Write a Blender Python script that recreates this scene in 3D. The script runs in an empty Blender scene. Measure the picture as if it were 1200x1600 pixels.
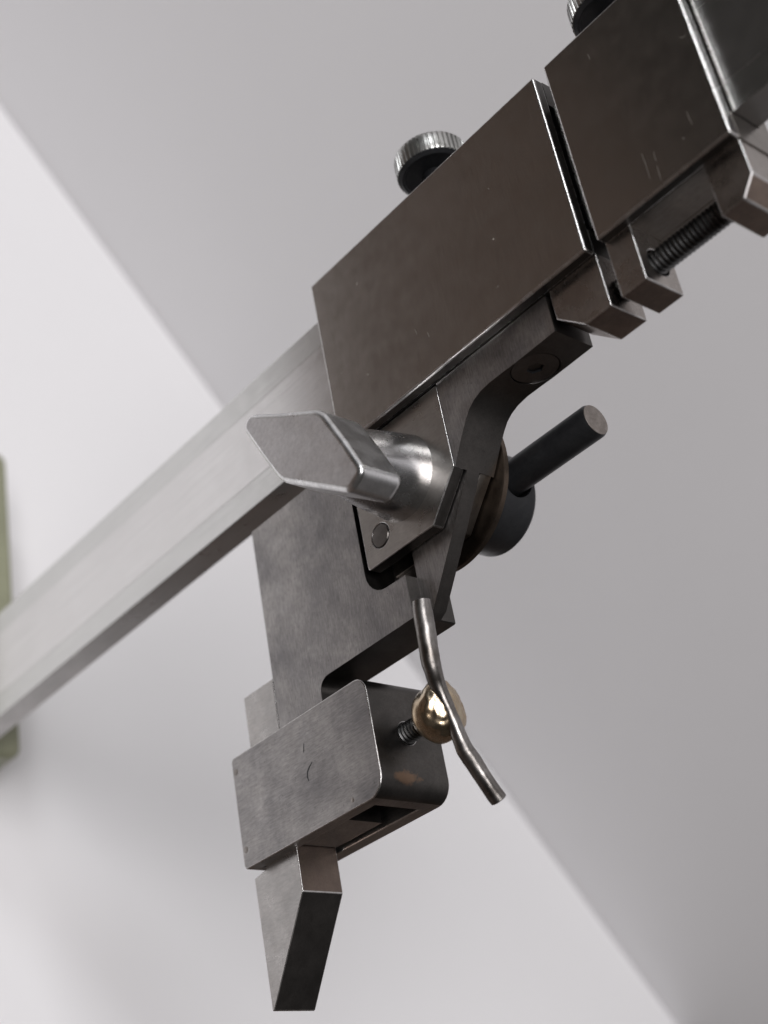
import bpy, bmesh, math, random
from mathutils import Vector, Matrix, noise

random.seed(7)
scene = bpy.context.scene
COL = scene.collection
S = 0.001                 # everything below is measured in millimetres
TZ = 240.0                # height of the slider's lower edge above the table

# ------------------------------------------------------------------ camera
cam_data = bpy.data.cameras.new('camera')
cam = bpy.data.objects.new('camera', cam_data); COL.objects.link(cam)
right = Vector((0.168704, 0.756315, 0.632081))
down = Vector((0.856747, 0.204561, -0.473435))
fwd = Vector((-0.487365, 0.621403, -0.613460))
M = Matrix((right, -down, -fwd)).transposed().to_4x4()
M.translation = Vector((203.3, -200.0, 207.5 + TZ)) * S
cam.matrix_world = M
cam_data.sensor_fit = 'VERTICAL'; cam_data.sensor_height = 36.0; cam_data.sensor_width = 27.0
cam_data.lens = 51.66
cam_data.clip_start = 0.01; cam_data.clip_end = 50.0
cam_data.dof.use_dof = True
cam_data.dof.focus_distance = 0.318
cam_data.dof.aperture_fstop = 11.0
scene.camera = cam

# ------------------------------------------------------------------ world and lamps
world = bpy.data.worlds.new('World'); scene.world = world
world.use_nodes = True
bgn = world.node_tree.nodes['Background']
bgn.inputs[0].default_value = (1.0, 0.95, 0.9, 1)
bgn.inputs[1].default_value = 0.035

WT = Vector((0.794699, 0.607004, 0)); WN = Vector((-0.607004, 0.794699, 0))   # along the wall / into the wall
def area(name, loc, target, sx, sy, power, col):
    l = bpy.data.lights.new(name, 'AREA'); l.shape = 'RECTANGLE'; l.size = sx; l.size_y = sy
    l.energy = power; l.color = col
    o = bpy.data.objects.new(name, l); COL.objects.link(o)
    o.location = loc
    o.rotation_euler = (Vector(target) - Vector(loc)).to_track_quat('-Z', 'Y').to_euler()
    return o
area('ceiling_light', WT * -0.36 + WN * -0.90 + Vector((0, 0, 1.9)), (0.1, 0.15, 0.1), 1.25, 0.95, 36, (1.0, 0.98, 0.985))
area('window_light', WT * -1.30 + WN * -0.10 + Vector((0, 0, 1.25)), (0, 0, 0.25), 0.36, 0.36, 5.4, (0.96, 0.98, 1.0))

vs = scene.view_settings
vs.view_transform = 'Standard'; vs.look = 'None'; vs.gamma = 1.0; vs.exposure = 0.0

# ------------------------------------------------------------------ materials
def nodes_of(name):
    m = bpy.data.materials.new(name); m.use_nodes = True
    nt = m.node_tree
    b = nt.nodes['Principled BSDF']
    return m, nt, b
def N(nt, typ, **kw):
    n = nt.nodes.new(typ)
    for k, v in kw.items():
        if k in n.inputs: n.inputs[k].default_value = v
        else: setattr(n, k, v)
    return n
def coords(nt, sc=(1, 1, 1)):
    tc = N(nt, 'ShaderNodeTexCoord')
    mp = N(nt, 'ShaderNodeMapping'); mp.inputs['Scale'].default_value = [1000 * s for s in sc]
    nt.links.new(tc.outputs['Object'], mp.inputs['Vector'])
    return mp.outputs['Vector']
def noise_tex(nt, vec, scale, detail=4, rough=0.55, dist=0.0):
    n = N(nt, 'ShaderNodeTexNoise'); n.inputs['Scale'].default_value = scale
    n.inputs['Detail'].default_value = detail; n.inputs['Roughness'].default_value = rough
    n.inputs['Distortion'].default_value = dist
    nt.links.new(vec, n.inputs['Vector']); return n.outputs['Fac']
def ramp(nt, fac, stops):
    r = N(nt, 'ShaderNodeValToRGB')
    e = r.color_ramp.elements
    while len(e) < len(stops): e.new(0.5)
    for el, (p, c) in zip(e, stops):
        el.position = p; el.color = c if len(c) == 4 else (*c, 1)
    nt.links.new(fac, r.inputs['Fac']); return r.outputs['Color']
def mix(nt, fac, a, b, blend='MIX'):
    m = N(nt, 'ShaderNodeMix', data_type='RGBA', blend_type=blend)
    for sock, v in ((m.inputs[0], fac), (m.inputs[6], a), (m.inputs[7], b)):
        if hasattr(v, 'is_linked'): nt.links.new(v, sock)
        elif isinstance(v, (int, float)): sock.default_value = v
        else: sock.default_value = (*v, 1) if len(v) == 3 else v
    return m.outputs[2]
def rng(nt, fac, lo, hi, a=0.0, b=1.0):
    m = N(nt, 'ShaderNodeMapRange'); nt.links.new(fac, m.inputs[0])
    m.inputs[1].default_value = a; m.inputs[2].default_value = b
    m.inputs[3].default_value = lo; m.inputs[4].default_value = hi
    return m.outputs[0]
def bump(nt, b, h, strength, dist=0.0001, prev=None):
    n = N(nt, 'ShaderNodeBump'); n.inputs['Strength'].default_value = strength; n.inputs['Distance'].default_value = dist
    nt.links.new(h, n.inputs['Height'])
    if prev: nt.links.new(prev, n.inputs['Normal'])
    nt.links.new(n.outputs['Normal'], b.inputs['Normal']); return n.outputs['Normal']

def steel(name, light, dark, r0, r1, streak=(1, 1, 0.06), patina=0.08, pit=0.0, specks=0.0, spk_col=(0.30, 0.27, 0.23), metallic=1.0, bstr=0.12, stain=None, scratch=0.0, mott=0.5, strk=0.3):
    """Ground / worn tool steel: cloudy patina, fine grinding streaks, pits, bright specks and scratches."""
    m, nt, b = nodes_of(name)
    v = coords(nt); vst = coords(nt, streak)
    big = noise_tex(nt, v, patina, 5, 0.62, 0.4)
    col = ramp(nt, big, [(0.3, dark), (0.66, light)])
    fine = noise_tex(nt, v, 0.9, 4, 0.7)
    col = mix(nt, rng(nt, fine, 0.0, mott, 0.42, 0.75), col, dark)
    st = noise_tex(nt, vst, 3.0, 4, 0.65)
    col = mix(nt, strk, col, ramp(nt, st, [(0.32, (0.45, 0.45, 0.45)), (0.66, (1, 1, 1))]), 'MULTIPLY')
    if pit:
        p = noise_tex(nt, v, 1.7, 3, 0.6)
        col = mix(nt, rng(nt, p, 0.0, pit, 0.62, 0.74), col, (0.03, 0.028, 0.027))
    if specks:
        vo = N(nt, 'ShaderNodeTexVoronoi'); vo.inputs['Scale'].default_value = 0.16
        nt.links.new(v, vo.inputs['Vector'])
        n2 = noise_tex(nt, v, 0.8, 2)
        ad = N(nt, 'ShaderNodeMath', operation='ADD'); nt.links.new(vo.outputs['Distance'], ad.inputs[0]); nt.links.new(rng(nt, n2, 0, 0.06), ad.inputs[1])
        sep = N(nt, 'ShaderNodeSeparateColor'); nt.links.new(vo.outputs['Color'], sep.inputs[0])
        mk = N(nt, 'ShaderNodeMath', operation='MULTIPLY')
        nt.links.new(rng(nt, ad.outputs[0], specks, 0.0, 0.055, 0.085), mk.inputs[0]); nt.links.new(rng(nt, sep.outputs[0], 0, 1, 0.6, 0.75), mk.inputs[1])
        col = mix(nt, mk.outputs[0], col, spk_col)
        nt.links.new(rng(nt, mk.outputs[0], metallic, 0.0), b.inputs['Metallic'])
    if scratch:
        tc = N(nt, 'ShaderNodeTexCoord'); mp = N(nt, 'ShaderNodeMapping')
        mp.inputs['Rotation'].default_value = (0, 0.9, 0); mp.inputs['Scale'].default_value = (1000 * 0.9, 1000 * 0.9, 1000 * 0.05)
        nt.links.new(tc.outputs['Object'], mp.inputs['Vector'])
        sn = noise_tex(nt, mp.outputs['Vector'], 1.4, 1, 0.4)
        col = mix(nt, rng(nt, sn, 0.0, scratch, 0.70, 0.76), col, spk_col)
    if stain:
        (cx, cy, cz), (sx, sy, sz), sc = stain
        tc = N(nt, 'ShaderNodeTexCoord'); mp = N(nt, 'ShaderNodeMapping')
        mp.vector_type = 'POINT'
        mp.inputs['Scale'].default_value = (1000 / sx, 1000 / sy, 1000 / sz)
        mp.inputs['Location'].default_value = (-cx / sx, -cy / sy, -cz / sz)
        nt.links.new(tc.outputs['Object'], mp.inputs['Vector'])
        ln = N(nt, 'ShaderNodeVectorMath', operation='LENGTH'); nt.links.new(mp.outputs['Vector'], ln.inputs[0])
        ns = noise_tex(nt, coords(nt, (1, 1, 0.4)), 0.55, 4, 0.7)
        ad = N(nt, 'ShaderNodeMath', operation='ADD'); nt.links.new(ln.outputs['Value'], ad.inputs[0]); nt.links.new(rng(nt, ns, -0.9, 0.9), ad.inputs[1])
        col = mix(nt, rng(nt, ad.outputs[0], 0.9, 0.0, 0.55, 0.95), col, sc)
    nt.links.new(col, b.inputs['Base Color'])
    if not specks: b.inputs['Metallic'].default_value = metallic
    rn = noise_tex(nt, v, 0.22, 4, 0.6)
    nt.links.new(rng(nt, rn, r0, r1, 0.3, 0.7), b.inputs['Roughness'])
    n1 = bump(nt, b, st, bstr, 0.00006)
    bump(nt, b, fine, bstr * 0.7, 0.00008, n1)
    return m

M_SLIDE = steel('slider_steel', (0.47, 0.437, 0.405), (0.42, 0.39, 0.36), 0.20, 0.26, (0.05, 1, 1), 0.025, 0, 0.9, bstr=0.02, mott=0.08)
M_LUG = steel('lug_steel', (0.50, 0.46, 0.43), (0.36, 0.33, 0.31), 0.22, 0.36, (0.2, 1, 1), 0.08, 0.2, 0.5, bstr=0.1)
M_JAW = steel('jaw_steel', (0.52, 0.50, 0.485), (0.265, 0.258, 0.262), 0.30, 0.42, (0.11, 1, 1), 0.06, 0.5, 0.0, bstr=0.2, strk=0.62)
M_BRKT = steel('bracket_steel', (0.40, 0.37, 0.34), (0.25, 0.23, 0.215), 0.28, 0.4, (1, 1, 0.12), 0.08, 0.3, 0.5, bstr=0.12)
M_PLATE = steel('clamp_plate_steel', (0.5, 0.47, 0.44), (0.36, 0.34, 0.32), 0.26, 0.36, (1, 1, 0.15), 0.06, 0.1, bstr=0.1)
M_CLAMP = steel('scriber_clamp_steel', (0.53, 0.51, 0.495), (0.29, 0.282, 0.284), 0.30, 0.42, (1, 1, 0.11), 0.07, 0.6, bstr=0.2, strk=0.6)
M_SCRIBER = steel('scriber_steel', (0.56, 0.54, 0.52), (0.42, 0.41, 0.40), 0.25, 0.36, (1, 1, 0.2), 0.08, 0.15, bstr=0.12)
M_BEAM = steel('beam_steel', (0.74, 0.73, 0.72), (0.70, 0.69, 0.68), 0.16, 0.21, (1, 1, 0.01), 0.03, bstr=0.03, mott=0.05)
M_BAND = steel('beam_band_steel', (0.66, 0.66, 0.645), (0.63, 0.63, 0.615), 0.17, 0.23, (1, 1, 0.01), 0.03, bstr=0.03, mott=0.05)
M_LEVER = steel('satin_lever_steel', (0.92, 0.92, 0.93), (0.80, 0.80, 0.81), 0.30, 0.40, (0.3, 1, 0.3), 0.12, 0.12, 0.0, bstr=0.12, scratch=0.25, spk_col=(0.85, 0.85, 0.86))
M_LEDGE = steel('worn_lever_edge', (0.90, 0.90, 0.90), (0.66, 0.66, 0.66), 0.24, 0.38, (1, 1, 1), 0.4, 0.35, bstr=0.3)
M_BOSS = steel('turned_boss_steel', (0.74, 0.74, 0.75), (0.62, 0.62, 0.63), 0.22, 0.30, (1, 0.3, 1), 0.12, 0.0, 0.0, bstr=0.03, mott=0.1)
M_DARK = steel('oxide_and_shade_steel', (0.14, 0.131, 0.124), (0.088, 0.083, 0.079), 0.30, 0.42, (1, 1, 1), 0.10, 0.3, bstr=0.15,  # dark oxide tone, with the shade of side and gap faces painted in
               stain=((101.2, 7.3, -5.6 + TZ), (1.7, 4.4, 3.0), (0.24, 0.16, 0.11)))
M_BSIDE = steel('beam_side_steel', (0.46, 0.445, 0.435), (0.38, 0.37, 0.36), 0.26, 0.34, (1, 1, 0.02), 0.05, bstr=0.05, mott=0.1)  # darker than the beam face: its dark reflection is put into the colour
M_SIDE = steel('brown_side_steel', (0.30, 0.235, 0.195), (0.19, 0.15, 0.13), 0.28, 0.4, (1, 1, 0.3), 0.1, 0.2, bstr=0.1)  # darker brown for the lug sides and the scriber's top face
M_CAP = steel('dark_screw_steel', (0.19, 0.175, 0.165), (0.14, 0.13, 0.122), 0.32, 0.42, (1, 1, 1), 0.2, 0.2, bstr=0.1)
M_KNURL = steel('knurled_steel', (0.62, 0.62, 0.60), (0.38, 0.38, 0.37), 0.25, 0.35, (0.1, 1, 1), 0.2, 0.3)
M_ROD = steel('bent_rod_steel', (0.37, 0.355, 0.345), (0.14, 0.125, 0.112), 0.26, 0.40, (0.3, 1, 1), 0.12, 0.6, bstr=0.2)
M_EDGE = steel('worn_edge_steel', (0.78, 0.77, 0.76), (0.50, 0.48, 0.47), 0.20, 0.36, (1, 1, 1), 0.35, 0.55, bstr=0.25)
M_BLACK = steel('black_oxide_steel', (0.042, 0.043, 0.046), (0.024, 0.025, 0.028), 0.32, 0.46, (1, 1, 0.3), 0.15, bstr=0.08, metallic=0.6)
M_THREAD = steel('black_thread_steel', (0.17, 0.17, 0.17), (0.08, 0.08, 0.08), 0.25, 0.36, (1, 1, 1), 0.3, bstr=0.05)
M_WASHER = steel('brown_washer_steel', (0.17, 0.13, 0.10), (0.10, 0.08, 0.065), 0.3, 0.42, (1, 1, 0.3), 0.1, bstr=0.1)
M_BARE = steel('tommy_bar_end_steel', (0.42, 0.38, 0.35), (0.26, 0.23, 0.21), 0.35, 0.5, (1, 1, 1), 0.4, 0.3, bstr=0.2)
M_BRASS = steel('brazing_bronze', (0.66, 0.59, 0.47), (0.52, 0.38, 0.24), 0.20, 0.32, (1, 1, 1), 0.16, 0.15, bstr=0.12)

def paint(name, col, rough, var, sc, bs=0.05):
    m, nt, b = nodes_of(name)
    v = coords(nt)
    n = noise_tex(nt, v, sc, 5, 0.6)
    c2 = tuple(x * (1 - var) for x in col)
    nt.links.new(ramp(nt, n, [(0.3, c2), (0.7, col)]), b.inputs['Base Color'])
    b.inputs['Roughness'].default_value = rough
    f = noise_tex(nt, v, sc * 25, 3)
    bump(nt, b, f, bs, 0.0002)
    return m
M_GREEN = paint('green_hammered_paint', (0.275, 0.28, 0.19), 0.4, 0.18, 0.05, 0.15)
M_TABLE = paint('white_laminate', (0.80, 0.79, 0.80), 0.5, 0.02, 0.004, 0.02)
M_WALL = paint('pale_grey_wall_paint', (0.70, 0.69, 0.70), 0.85, 0.04, 0.004, 0.08)
def bench_brown():
    m, nt, b = nodes_of('added_bench_brown')
    v = coords(nt, (0.02, 1, 1))
    n = noise_tex(nt, v, 0.01, 5, 0.6)
    nt.links.new(ramp(nt, n, [(0.3, (0.058, 0.041, 0.033)), (0.7, (0.105, 0.076, 0.060))]), b.inputs['Base Color'])
    b.inputs['Roughness'].default_value = 0.5
    return m
M_BENCH = bench_brown()

# ------------------------------------------------------------------ mesh helpers
def P3(a, b, c, axis):
    if axis == 'Y': return Vector((a, c, b))       # polygon in X,Z
    if axis == 'X': return Vector((c, a, b))       # polygon in Y,Z
    return Vector((a, b, c))                       # polygon in X,Y
def prism(poly, c0, c1, axis='Y', bm=None):
    bm = bm or bmesh.new()
    lo = [bm.verts.new(P3(a, b, c0, axis)) for a, b in poly]
    hi = [bm.verts.new(P3(a, b, c1, axis)) for a, b in poly]
    n = len(poly)
    bm.faces.new(lo); bm.faces.new(hi)
    for i in range(n):
        bm.faces.new((lo[i], lo[(i + 1) % n], hi[(i + 1) % n], hi[i]))
    bmesh.ops.recalc_face_normals(bm, faces=bm.faces)
    return bm
def box(x0, x1, y0, y1, z0, z1, bm=None):
    return prism([(x0, z0), (x1, z0), (x1, z1), (x0, z1)], y0, y1, 'Y', bm)
def rpoly(pts, steps=6):
    """polygon with rounded corners: (a, b, radius)"""
    out = []
    n = len(pts)
    for i in range(n):
        a, b, r = pts[i]
        if r <= 0: out.append((a, b)); continue
        p = Vector((a, b)); q0 = Vector(pts[i - 1][:2]); q1 = Vector(pts[(i + 1) % n][:2])
        d0 = (q0 - p).normalized(); d1 = (q1 - p).normalized()
        half = d0.angle(d1) / 2
        t = r / math.tan(half)
        c = p + (d0 + d1).normalized() * (r / math.sin(half))
        s = p + d0 * t; e = p + d1 * t
        a0 = math.atan2(s.y - c.y, s.x - c.x); a1 = math.atan2(e.y - c.y, e.x - c.x)
        while a1 - a0 > math.pi: a1 -= 2 * math.pi
        while a1 - a0 < -math.pi: a1 += 2 * math.pi
        for k in range(steps + 1):
            w = a0 + (a1 - a0) * k / steps
            out.append((c.x + r * math.cos(w), c.y + r * math.sin(w)))
    return out
def lathe(profile, axis, ca, cb, n=48, radial=None):
    """profile (r, h) closed on both ends; axis through (ca, cb)"""
    bm = bmesh.new(); rings = []
    for r, h in profile:
        ring = []
        for k in range(n):
            w = 2 * math.pi * k / n
            rr = r * (radial(w, r, h) if radial else 1.0)
            ring.append(bm.verts.new(P3(ca + rr * math.cos(w), cb + rr * math.sin(w), h, axis)))
        rings.append(ring)
    for a, b in zip(rings, rings[1:]):
        for k in range(n):
            bm.faces.new((a[k], a[(k + 1) % n], b[(k + 1) % n], b[k]))
    bm.faces.new(rings[0]); bm.faces.new(rings[-1])
    bmesh.ops.recalc_face_normals(bm, faces=bm.faces)
    return bm
def to_mesh(bm, name):
    for v in bm.verts: v.co = Vector((v.co.x, v.co.y, v.co.z + TZ)) * S
    me = bpy.data.meshes.new(name); bm.to_mesh(me); bm.free(); return me
def finish(name, bm, mats, parent=None, cuts=(), joins=(), bevel=0.3, seg=2, angle=32, smooth=True, label=None):
    mats = mats if isinstance(mats, (list, tuple)) else [mats]
    me = to_mesh(bm, name)
    for m in mats: me.materials.append(m)
    ob = bpy.data.objects.new(name, me); COL.objects.link(ob)
    tmp = []
    for op, group in (('UNION', joins), ('DIFFERENCE', cuts)):
        for c in group:
            cm = to_mesh(c, 'cut'); co = bpy.data.objects.new('cut', cm); COL.objects.link(co); tmp.append(co)
            md = ob.modifiers.new('b', 'BOOLEAN'); md.object = co; md.operation = op; md.solver = 'EXACT'
    if smooth:
        me.polygons.foreach_set('use_smooth', [True] * len(me.polygons))
        for co in tmp: co.data.polygons.foreach_set('use_smooth', [True] * len(co.data.polygons))
    if bevel:
        md = ob.modifiers.new('bev', 'BEVEL'); md.width = bevel * S; md.segments = seg
        md.limit_method = 'ANGLE'; md.angle_limit = math.radians(angle); md.harden_normals = smooth
        md.use_clamp_overlap = True
        if len(mats) > 1: md.material = 1
    if ob.modifiers:
        dg = bpy.context.evaluated_depsgraph_get(); dg.update()
        new = bpy.data.meshes.new_from_object(ob.evaluated_get(dg), preserve_all_data_layers=True, depsgraph=dg)
        new.name = name
        ob.modifiers.clear(); ob.data = new
        bpy.data.meshes.remove(me)
    if not bevel and smooth:
        ob.data.set_sharp_from_angle(angle=math.radians(angle))
    for co in tmp:
        cm = co.data; bpy.data.objects.remove(co); bpy.data.meshes.remove(cm)
    if parent:
        ob.parent = parent
        ob.matrix_parent_inverse = Matrix.Identity(4)
    if label: ob['label'] = label
    return ob
def recolour_faces(ob, mat, cond):
    """swap the material of faces picked by direction or place"""
    ob.data.materials.append(mat); k = len(ob.data.materials) - 1
    for f in ob.data.polygons:
        c = f.center / S
        if f.material_index != 1 and cond(f.normal, Vector((c.x, c.y, c.z - TZ))): f.material_index = k
def thread(axis_c, axis, h0, h1, r0, r1, pitch, n=28):
    bm = lathe([(r0, h0), (r0, h1)], axis, axis_c[0], axis_c[1], n)
    turns = int((h1 - h0) / pitch) - 1
    prev = None
    for i in range(turns * n + 1):
        w = 2 * math.pi * i / n; h = h0 + pitch * 0.5 + pitch * i / n
        cur = []
        for r, dh in ((r0 - 0.05, -0.46), (r1, -0.10), (r1, 0.10), (r0 - 0.05, 0.46)):
            cur.append(bm.verts.new(P3(axis_c[0] + r * math.cos(w), axis_c[1] + r * math.sin(w), h + dh * pitch, axis)))
        if prev:
            for a in range(3): bm.faces.new((prev[a], prev[a + 1], cur[a + 1], cur[a]))
        prev = cur
    bmesh.ops.recalc_face_normals(bm, faces=bm.faces)
    return bm
def tube(path, radius, n=20, sub=8, dent=0.0, bm=None):
    """smooth tube through the points (x, y, z[, radius scale])"""
    pts = [Vector(p[:3]) for p in path]; rs = [p[3] if len(p) > 3 else 1.0 for p in path]
    ext = [pts[0] * 2 - pts[1]] + pts + [pts[-1] * 2 - pts[-2]]
    cl = []
    for i in range(1, len(ext) - 2):
        for k in range(sub):
            t = k / sub; p0, p1, p2, p3 = ext[i - 1:i + 3]
            cl.append(0.5 * ((2 * p1) + (p2 - p0) * t + (2 * p0 - 5 * p1 + 4 * p2 - p3) * t * t + (3 * p1 - p0 - 3 * p2 + p3) * t ** 3))
    cl.append(pts[-1])
    bm = bm or bmesh.new(); rings = []
    up = Vector((0.2, -1, 0.3))
    for i, c in enumerate(cl):
        d = (cl[min(i + 1, len(cl) - 1)] - cl[max(i - 1, 0)]).normalized()
        a = d.cross(up).normalized(); b = d.cross(a)
        edge = min(i, len(cl) - 1 - i)
        f = min(i / sub, len(rs) - 1.0001); k0 = int(f); rad = radius * (rs[k0] + (rs[k0 + 1] - rs[k0]) * (f - k0))
        rr = rad * (0.80, 0.97)[edge] if edge < 2 else rad
        if edge == 1: c = cl[i - 1].lerp(c, 0.35) if i == 1 else cl[i + 1].lerp(c, 0.35)
        ring = []
        for k in range(n):
            w = 2 * math.pi * k / n
            off = a * math.cos(w) + b * math.sin(w)
            q = c + off * rr
            q += off * dent * (noise.noise(q * 0.35) * 0.7 + noise.noise(q * 1.1) * 0.3)
            ring.append(bm.verts.new(q))
        rings.append(ring)
    for a, b in zip(rings, rings[1:]):
        for k in range(n): bm.faces.new((a[k], a[(k + 1) % n], b[(k + 1) % n], b[k]))
    bm.faces.new(rings[0]); bm.faces.new(rings[-1])
    bmesh.ops.recalc_face_normals(bm, faces=bm.faces)
    return bm

# ------------------------------------------------------------------ the setting: table, wall, and an unseen bench added for brown reflections
def slab(name, t0, t1, n0, n1, z0, z1, mat, bev):
    pts = [WT * t + WN * n for t, n in ((t0, n0), (t1, n0), (t1, n1), (t0, n1))]
    ob = finish(name, prism([(p.x, p.y) for p in pts], z0 - TZ, z1 - TZ, 'Z'), mat, bevel=bev, seg=3)
    ob['kind'] = 'structure'
    return ob
wall_at = lambda t: WT * t + WN * 242.6
tt = finish('table_top', prism([(103, -203), (103, wall_at(314.9).y), tuple(wall_at(-600))[:2], (-600, -203)], -28 - TZ, -TZ, 'Z'), M_TABLE, bevel=1.5, seg=3)
tt['kind'] = 'structure'
slab('wall', -2200, 2200, 242.9, 330, -200, 1500, M_WALL, 0)
slab('unseen_bench', -900, 1500, -1100, 242.5, -70, -28.4, M_BENCH, 2)  # out-of-view bench, put in so the steel has something brown to reflect

# ------------------------------------------------------------------ the height gauge
G = bpy.data.objects.new('height_gauge', None); COL.objects.link(G)
G['label'] = 'steel vernier height gauge standing on the white table, scriber clamped to its jaw'
G['category'] = 'height gauge'
def part(name, bm, mats, parent=G, **kw): return finish(name, bm, mats, parent, **kw)

# base and beam
base = part('base', prism(rpoly([(-107, -14, 6), (14.2, -14, 6), (14.2, 30.5, 4), (-107, 30.5, 4)]), -TZ + 0.0, -208.6, 'Z'), M_GREEN, bevel=2.2, seg=4,
            label='green painted base of the height gauge')
beam = part('beam', prism([(-17, 4), (-9.86, 4), (-9.85, 4.12), (10.05, 4.12), (10.06, 4), (17, 4), (17, 12), (-17, 12)], -222, 190, 'Z'), [M_BAND, M_BAND], bevel=0.35,
            label='long bright steel beam')
recolour_faces(beam, M_BSIDE, lambda n, c: n.x > 0.9)
part('scale_strip', prism([(-9.82, 3.99), (10.02, 3.99), (10.02, 4.5), (-9.82, 4.5)], -208.5, 189, 'Z'), [M_BEAM, M_EDGE], beam, bevel=0.06)

# slider
slider = part('slider', box(-24, 24, 12.3, 15.5, 0.6, 78.9), [M_DARK, M_DARK], joins=[box(-24, -17.25, 3.04, 13, 0.6, 78.9), box(17.25, 23.9, 3.04, 13, 0.6, 78.9)], bevel=0.25)
recolour_faces(part('front_plate', box(-24, 24, 0, 3, 0, 79), [M_SLIDE, M_EDGE], slider, bevel=0.55, seg=2, label='wide smooth face plate of the slider'), M_DARK, lambda n, c: n.y > -0.6)
recolour_faces(part('lug', prism([(23.5, 79), (36.7, 79), (36.7, 72), (31, 65.6), (23.5, 65.6)], 3.1, 14.1), [M_LUG, M_EDGE], slider, bevel=0.3), M_SIDE, lambda n, c: n.x > 0.5)

# fine adjustment carriage
carr = part('adjustment_carriage', box(-24, 24, 12.3, 15.5, 82.2, 115.9), [M_BRKT, M_BRKT], joins=[box(-24, -17.25, 3.04, 13, 82.2, 115.9), box(17.25, 23.9, 3.04, 13, 82.2, 115.9)], bevel=0.25)
pl = part('front_plate', box(-24, 24, 0, 3, 82, 116), [M_SLIDE, M_EDGE], carr, bevel=0.55, seg=2)
recolour_faces(pl, M_BEAM, lambda n, c: n.z > 0.9); recolour_faces(pl, M_DARK, lambda n, c: n.x > 0.9 or n.z < -0.9)
AX = (31.0, 8.6)
recolour_faces(part('lug', box(23.5, 37.2, 2.6, 14, 82, 88.6), [M_LUG, M_EDGE], carr, cuts=[lathe([(3.1, 80), (3.1, 92)], 'Z', AX[0], AX[1], 32)], bevel=0.3), M_SIDE, lambda n, c: n.x > 0.5)
recolour_faces(part('lug', prism([(23.5, 107), (36, 107), (36, 112.4), (32.2, 115.6), (23.5, 115.6)], 3.1, 16), [M_LUG, M_EDGE], carr, bevel=0.3), M_SIDE, lambda n, c: n.x > 0.5)
part('adjusting_screw', thread(AX, 'Z', 70, 110, 2.15, 2.65, 1.05), M_THREAD, bevel=0, angle=30, label='black fine-threaded adjusting screw')

# knurled clamp screws on the far side
def thumb_screw(cy, cz, x0, r, parent):
    teeth = 46; n = teeth * 6
    def rad(w, rr, h):
        if rr < r - 0.45: return 1.0
        ph = (w * teeth / (2 * math.pi)) % 1.0
        return 1.0 + (0.0 if ph < 0.5 else -0.055 * math.sin((ph - 0.5) * 2 * math.pi))
    prof = [(r - 1.6, x0 - 6.9), (r - 0.6, x0 - 6.3), (r - 0.1, x0 - 5.7), (r, x0 - 5.4), (r, x0 - 0.9), (r - 0.1, x0 - 0.75)]
    o = part('thumb_screw', lathe(prof, 'X', cy, cz, n, rad), M_KNURL, parent, bevel=0, angle=40, label='knurled clamp screw')
    return o
def thumb_face(cy, cz, x0, r):
    prof = [(r - 0.4, x0 - 1.2), (r - 0.3, x0 - 0.6), (r - 1.1, x0), (r - 1.55, x0 + 0.02), (r - 1.75, x0 - 0.25), (r - 2.1, x0 - 0.25), (2.9, x0 - 0.25), (2.8, -23.5)]
    part('screw_shank', lathe(prof, 'X', cy, cz, 64), M_BLACK, bevel=0, angle=25)
thumb_screw(8.8, 39.6, -32.0, 8.95, slider); thumb_face(8.8, 39.6, -32.0, 8.95)
thumb_screw(9.0, 96.4, -30.2, 8.6, carr); thumb_face(9.0, 96.4, -30.2, 8.6)

# jaw: bracket bolted to the slider, tongue, and the block that carries the scriber
curve = [(33.4, 53), (33.3, 48.5), (33.3, 45), (33.7, 42), (34.5, 39.7), (35.6, 38), (37.2, 36.5), (40.2, 34.2), (45.1, 30.9)]
outline = [(24.2, 64.6), (33.2, 64.6)] + curve + [(49, 28.5), (70.3, 12.6), (71.6, 10.2)] + \
          rpoly([(71.6, 0, 0), (71.6, -23.5, 3.2), (90, -23.5, 0)])[0:] + [(104.3, -23.5), (104.3, -39.6), (24.2, -39.6)]
front_cut = prism(rpoly([(15, -2.6, 0), (61.1, -2.6, 6), (61.4, 9.7, 0), (85, 9.7, 0), (85, 30.5, 0), (15, 30.5, 0)]), 1, 6.5)
pocket_cut = prism(rpoly([(22, -2.62, 0), (61.08, -2.62, 6), (61.3, 9.68, 0), (22, 9.68, 0)]), 1.2, 12.0)
rear_cut = prism([(15, 10.6), (85, 10.6), (85, 30.6), (15, 30.6)], 10.2, 20)
jaw = part('jaw', prism(outline, 3.0, 14.5), [M_JAW, M_EDGE], cuts=[front_cut, pocket_cut, rear_cut, lathe([(5.45, 32.6), (5.45, 40)], 'X', 8.7, 53.2, 48)], bevel=0.28, seg=2, angle=28,
           label='L-shaped steel jaw carrying the scriber clamp')
recolour_faces(jaw, M_DARK, lambda n, c: n.y > -0.6 and c.x < 100)
cap = part('cap_screw', lathe([(4.8, 29.5), (5.28, 32.9), (5.12, 33.15)], 'X', 8.7, 53.2, 48), M_CAP, jaw,
     cuts=[prism([(8.7 + 1.9 * math.cos(math.radians(60 * k)), 53.2 + 1.9 * math.sin(math.radians(60 * k))) for k in range(6)], 30.2, 36, 'X')],
     bevel=0, angle=30, label='flush socket screw')
recolour_faces(cap, M_BLACK, lambda n, c: math.hypot(c.y - 8.7, c.z - 53.2) < 1.9 and c.x < 33.1)  # socket walls coloured black to paint in the shade of the hole
PL = [(24.4, -1.2), (55, -1.2), (55, 20.7), (45.2, 30.25), (24.4, 30.25)]
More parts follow.
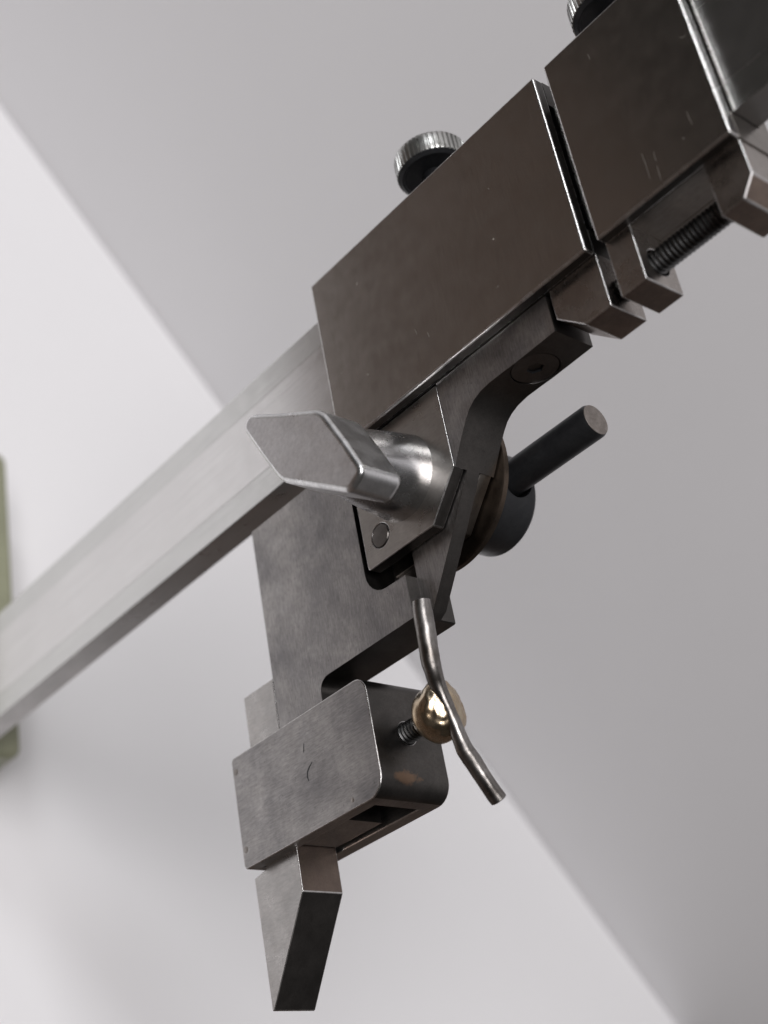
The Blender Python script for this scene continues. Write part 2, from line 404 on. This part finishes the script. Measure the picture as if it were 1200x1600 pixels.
plate = part('clamp_plate', prism(rpoly([(24.4, -1.2, 0), (55, -1.2, 0.8), (55, 20.7, 0), (45.2, 30.25, 0), (24.4, 30.25, 0)], 3), 2.96, 6.2), [M_PLATE, M_EDGE], cuts=[lathe([(2.85, 2), (2.85, 2.6), (2.85, 4)], 'Y', 48.8, 4.6, 40)], bevel=0.28)
recolour_faces(plate, M_DARK, lambda n, c: n.y > -0.6)
part('pin', lathe([(2.6, 6.0), (2.72, 3.05), (2.55, 2.85), (1.6, 2.82)], 'Y', 48.8, 4.6, 40), M_CAP, plate, bevel=0, angle=30)
part('back_plate', prism(PL, 10.9, 14.3), [M_BRKT, M_BRKT], bevel=0.25)

# locking lever with its boss, washer, nut and tommy bar
bx, bz = 39.5, 14.5
lever = part('locking_lever', lathe([(10.2, 6.0), (10.0, 2.9), (9.25, -2.6), (8.3, -8.6), (7.0, -14.6)], 'Y', bx, bz, 72), M_BOSS, bevel=0, angle=30,
             label='satin steel wing lever with round boss')
wing = rpoly([(18.2, -5.9, 2.5), (33.6, 1.6, 30), (43.2, 6.6, 10), (57.2, 26.6, 2.8), (54.8, 32.0, 2.2), (45.2, 27.9, 26), (34.6, 22.8, 9), (28.2, 11.2, 30)], 10)
part('wing', prism(wing, -25.6, -14.4), [M_LEVER, M_LEDGE], lever, bevel=1.3, seg=6)
part('washer', lathe([(19.2, 15.0), (19.7, 15.3), (19.75, 16.5), (19.2, 17.0)], 'Y', bx, bz, 96), M_WASHER, bevel=0, angle=50, label='large thin brown washer')
nut = part('lock_nut', lathe([(11.7, 17.0), (12.0, 17.4), (12.0, 33.0), (11.0, 34.2)], 'Y', bx, bz, 72), M_BLACK, cuts=[lathe([(4.9, 14), (4.9, 48)], 'Z', bx, 27.4, 40)], bevel=0.35, seg=2,
           label='round black lock nut behind the jaw')
part('tommy_bar', lathe([(3.3, 12), (4.0, 13), (4.0, 50.6), (3.7, 51.3)], 'Z', bx, 27.4, 40), M_BLACK, bevel=0, angle=30, label='black bar through the lock nut')
part('bar_end', lathe([(3.72, 51.1), (3.66, 51.45)], 'Z', bx, 27.4, 40), M_BARE, nut, bevel=0.05)

# scriber clamp
c_out = rpoly([(78.4, -55.6, 1.2), (105.2, -55.6, 1.2), (105.2, -5.6, 4.6), (78.4, -5.6, 3.6)], 7)
clamp = part('scriber_clamp', prism(c_out, 0, 19.6), [M_CLAMP, M_EDGE],
             cuts=[box(60, 120, 3.4, 15.6, -52.4, -12.6), lathe([(2.5, -20), (2.5, 4)], 'Z', 91.0, 9.7, 32)], bevel=0.3, seg=2, angle=24,
             label='hollow steel box clamp with dark stains')
recolour_faces(clamp, M_DARK, lambda n, c: n.y > -0.6 and not (n.x > 0.9 and c.x > 105))
for px, pz, pr in ((82.0, -54.3, 0.85), (100.8, -54.2, 0.8), (103.2, -15.6, 0.55)):
    part('pin', lathe([(pr, 1.0), (pr, -0.01), (pr * 0.85, -0.03)], 'Y', px, pz, 20), M_BRKT, clamp, bevel=0)
def mark(pts, w):
    bm = bmesh.new(); L = []
    for i, (x, z) in enumerate(pts):
        x0, z0 = pts[max(i - 1, 0)]; x1, z1 = pts[min(i + 1, len(pts) - 1)]
        d = Vector((x1 - x0, z1 - z0)).normalized()
        hw = w * (0.35 + 0.65 * math.sin(math.pi * (i + 0.5) / len(pts)))
        L.append([bm.verts.new((x - d.y * hw, -0.015, z + d.x * hw)), bm.verts.new((x, -0.02, z)), bm.verts.new((x + d.y * hw, -0.015, z - d.x * hw))])
    for a, b in zip(L, L[1:]):
        bm.faces.new((a[0], a[1], b[1], b[0])); bm.faces.new((a[1], a[2], b[2], b[1]))
    bmesh.ops.recalc_face_normals(bm, faces=bm.faces)
    return bm
part('scratch', mark([(90.3, -26.6), (91.0, -27.8), (91.8, -28.7), (92.8, -29.0), (93.9, -28.7)], 0.22), M_BLACK, clamp, bevel=0)
part('scratch', mark([(85.2, -28.5), (86.0, -28.7), (86.8, -28.9), (87.2, -29.0)], 0.15), M_BLACK, clamp, bevel=0)
M_SCRATCH = paint('bare_scratch', (0.20, 0.18, 0.16), 0.5, 0.3, 0.8)
for pts in ([(13.9, 97.5), (16.7, 97.62), (20.5, 97.5)], [(18.9, 99.8), (20.7, 99.65), (22.6, 99.6)], [(13.0, 109.3), (14.7, 109.3), (16.6, 109.5)],
            [(-3.1, 113.3), (-2.4, 113.9), (-2.6, 114.6)], [(15.5, 100.1), (17.0, 99.9), (17.9, 100.0)], [(-17.4, 93.3), (-16.5, 93.4), (-15.7, 93.4)]):
    part('scratch', mark(pts, 0.06), M_SCRATCH, carr, bevel=0)
for pts in ([(10.3, 30.5), (11.2, 30.75), (12.1, 30.9)], [(13.4, 33.9), (14.2, 34.1), (15.0, 34.2)], [(-7.7, 60.0), (-7.4, 60.1), (-7.1, 60.3)]):
    part('scratch', mark(pts, 0.08), M_SCRATCH, slider, bevel=0)
part('clamp_screw', thread((91.0, 9.7), 'Z', -16, 2, 1.95, 2.45, 1.0), M_THREAD, clamp, bevel=0, angle=30)
# brazed knob: teardrop of bronze round the screw end and along the rod
bm = bmesh.new()
bmesh.ops.create_icosphere(bm, subdivisions=5, radius=1.0)
ROD = [(69.0, 3.3, 12.6, 1.0), (75, 3.5, 12.0, 1.02), (80.6, 3.9, 11.3, 0.98), (83.6, 4.6, 10.6, 0.95), (87.2, 6.4, 9.5, 0.82), (92.8, 8.9, 8.9, 0.72),
       (97.6, 10.8, 8.4, 0.80), (99.9, 12.0, 8.0, 0.88), (102.0, 13.4, 8.0, 0.90), (106.2, 16.0, 8.0, 0.88), (110.4, 19.0, 8.0, 0.90)]
rd = (Vector(ROD[6][:3]) - Vector(ROD[3][:3])).normalized()
for v in bm.verts:
    d = v.co.copy()
    h = d.z
    if h < -0.55: d.z = -0.55 - (abs(h) - 0.55) * 0.1
    r = 6.1 - (1.6 if h < -0.2 else 0) * min(1, (-0.2 - h) / 0.5 if h < -0.2 else 0)
    p = Vector((91.0 + d.x * r, 9.6 + d.y * r, 4.2 + d.z * 6.0))
    along = (p - Vector((92.8, 8.9, 8.3))).dot(rd)
    if h > 0.1:
        p += rd * along * (0.45 if along < 0 else 0.2) * (lambda q: q * q * (3 - 2 * q))(min(1, (h - 0.1) * 1.3))
    p += d * (noise.noise(p * 0.2) * 0.25 + (noise.noise(p * 0.9 + Vector((3, 1, 2))) * 0.25 if h > 0.3 else 0))
    v.co = p
part('screw_knob', bm, M_BRASS, clamp, bevel=0, angle=60, label='bronze brazed knob on the clamp screw')
part('handle_rod', tube(ROD, 2.1, 24, 10, 0.16), M_ROD, clamp, bevel=0, angle=40, label='bent steel rod brazed across the knob')

# scriber
scr = [(63.8, -51.8), (105.9, -51.8), (106.6, -56.6), (136.3, -56.2), (136.3, -55.6), (114.7, -40.1), (63.8, -40.1)]
scriber = part('scriber', prism(scr, 3.2, 14.6), [M_SCRIBER, M_EDGE], bevel=0.2, seg=2, label='pale steel scriber with chisel-angled tip')
recolour_faces(scriber, M_DARK, lambda n, c: n.y > -0.6 and n.z < 0.95)
recolour_faces(scriber, M_SIDE, lambda n, c: n.z >= 0.95)
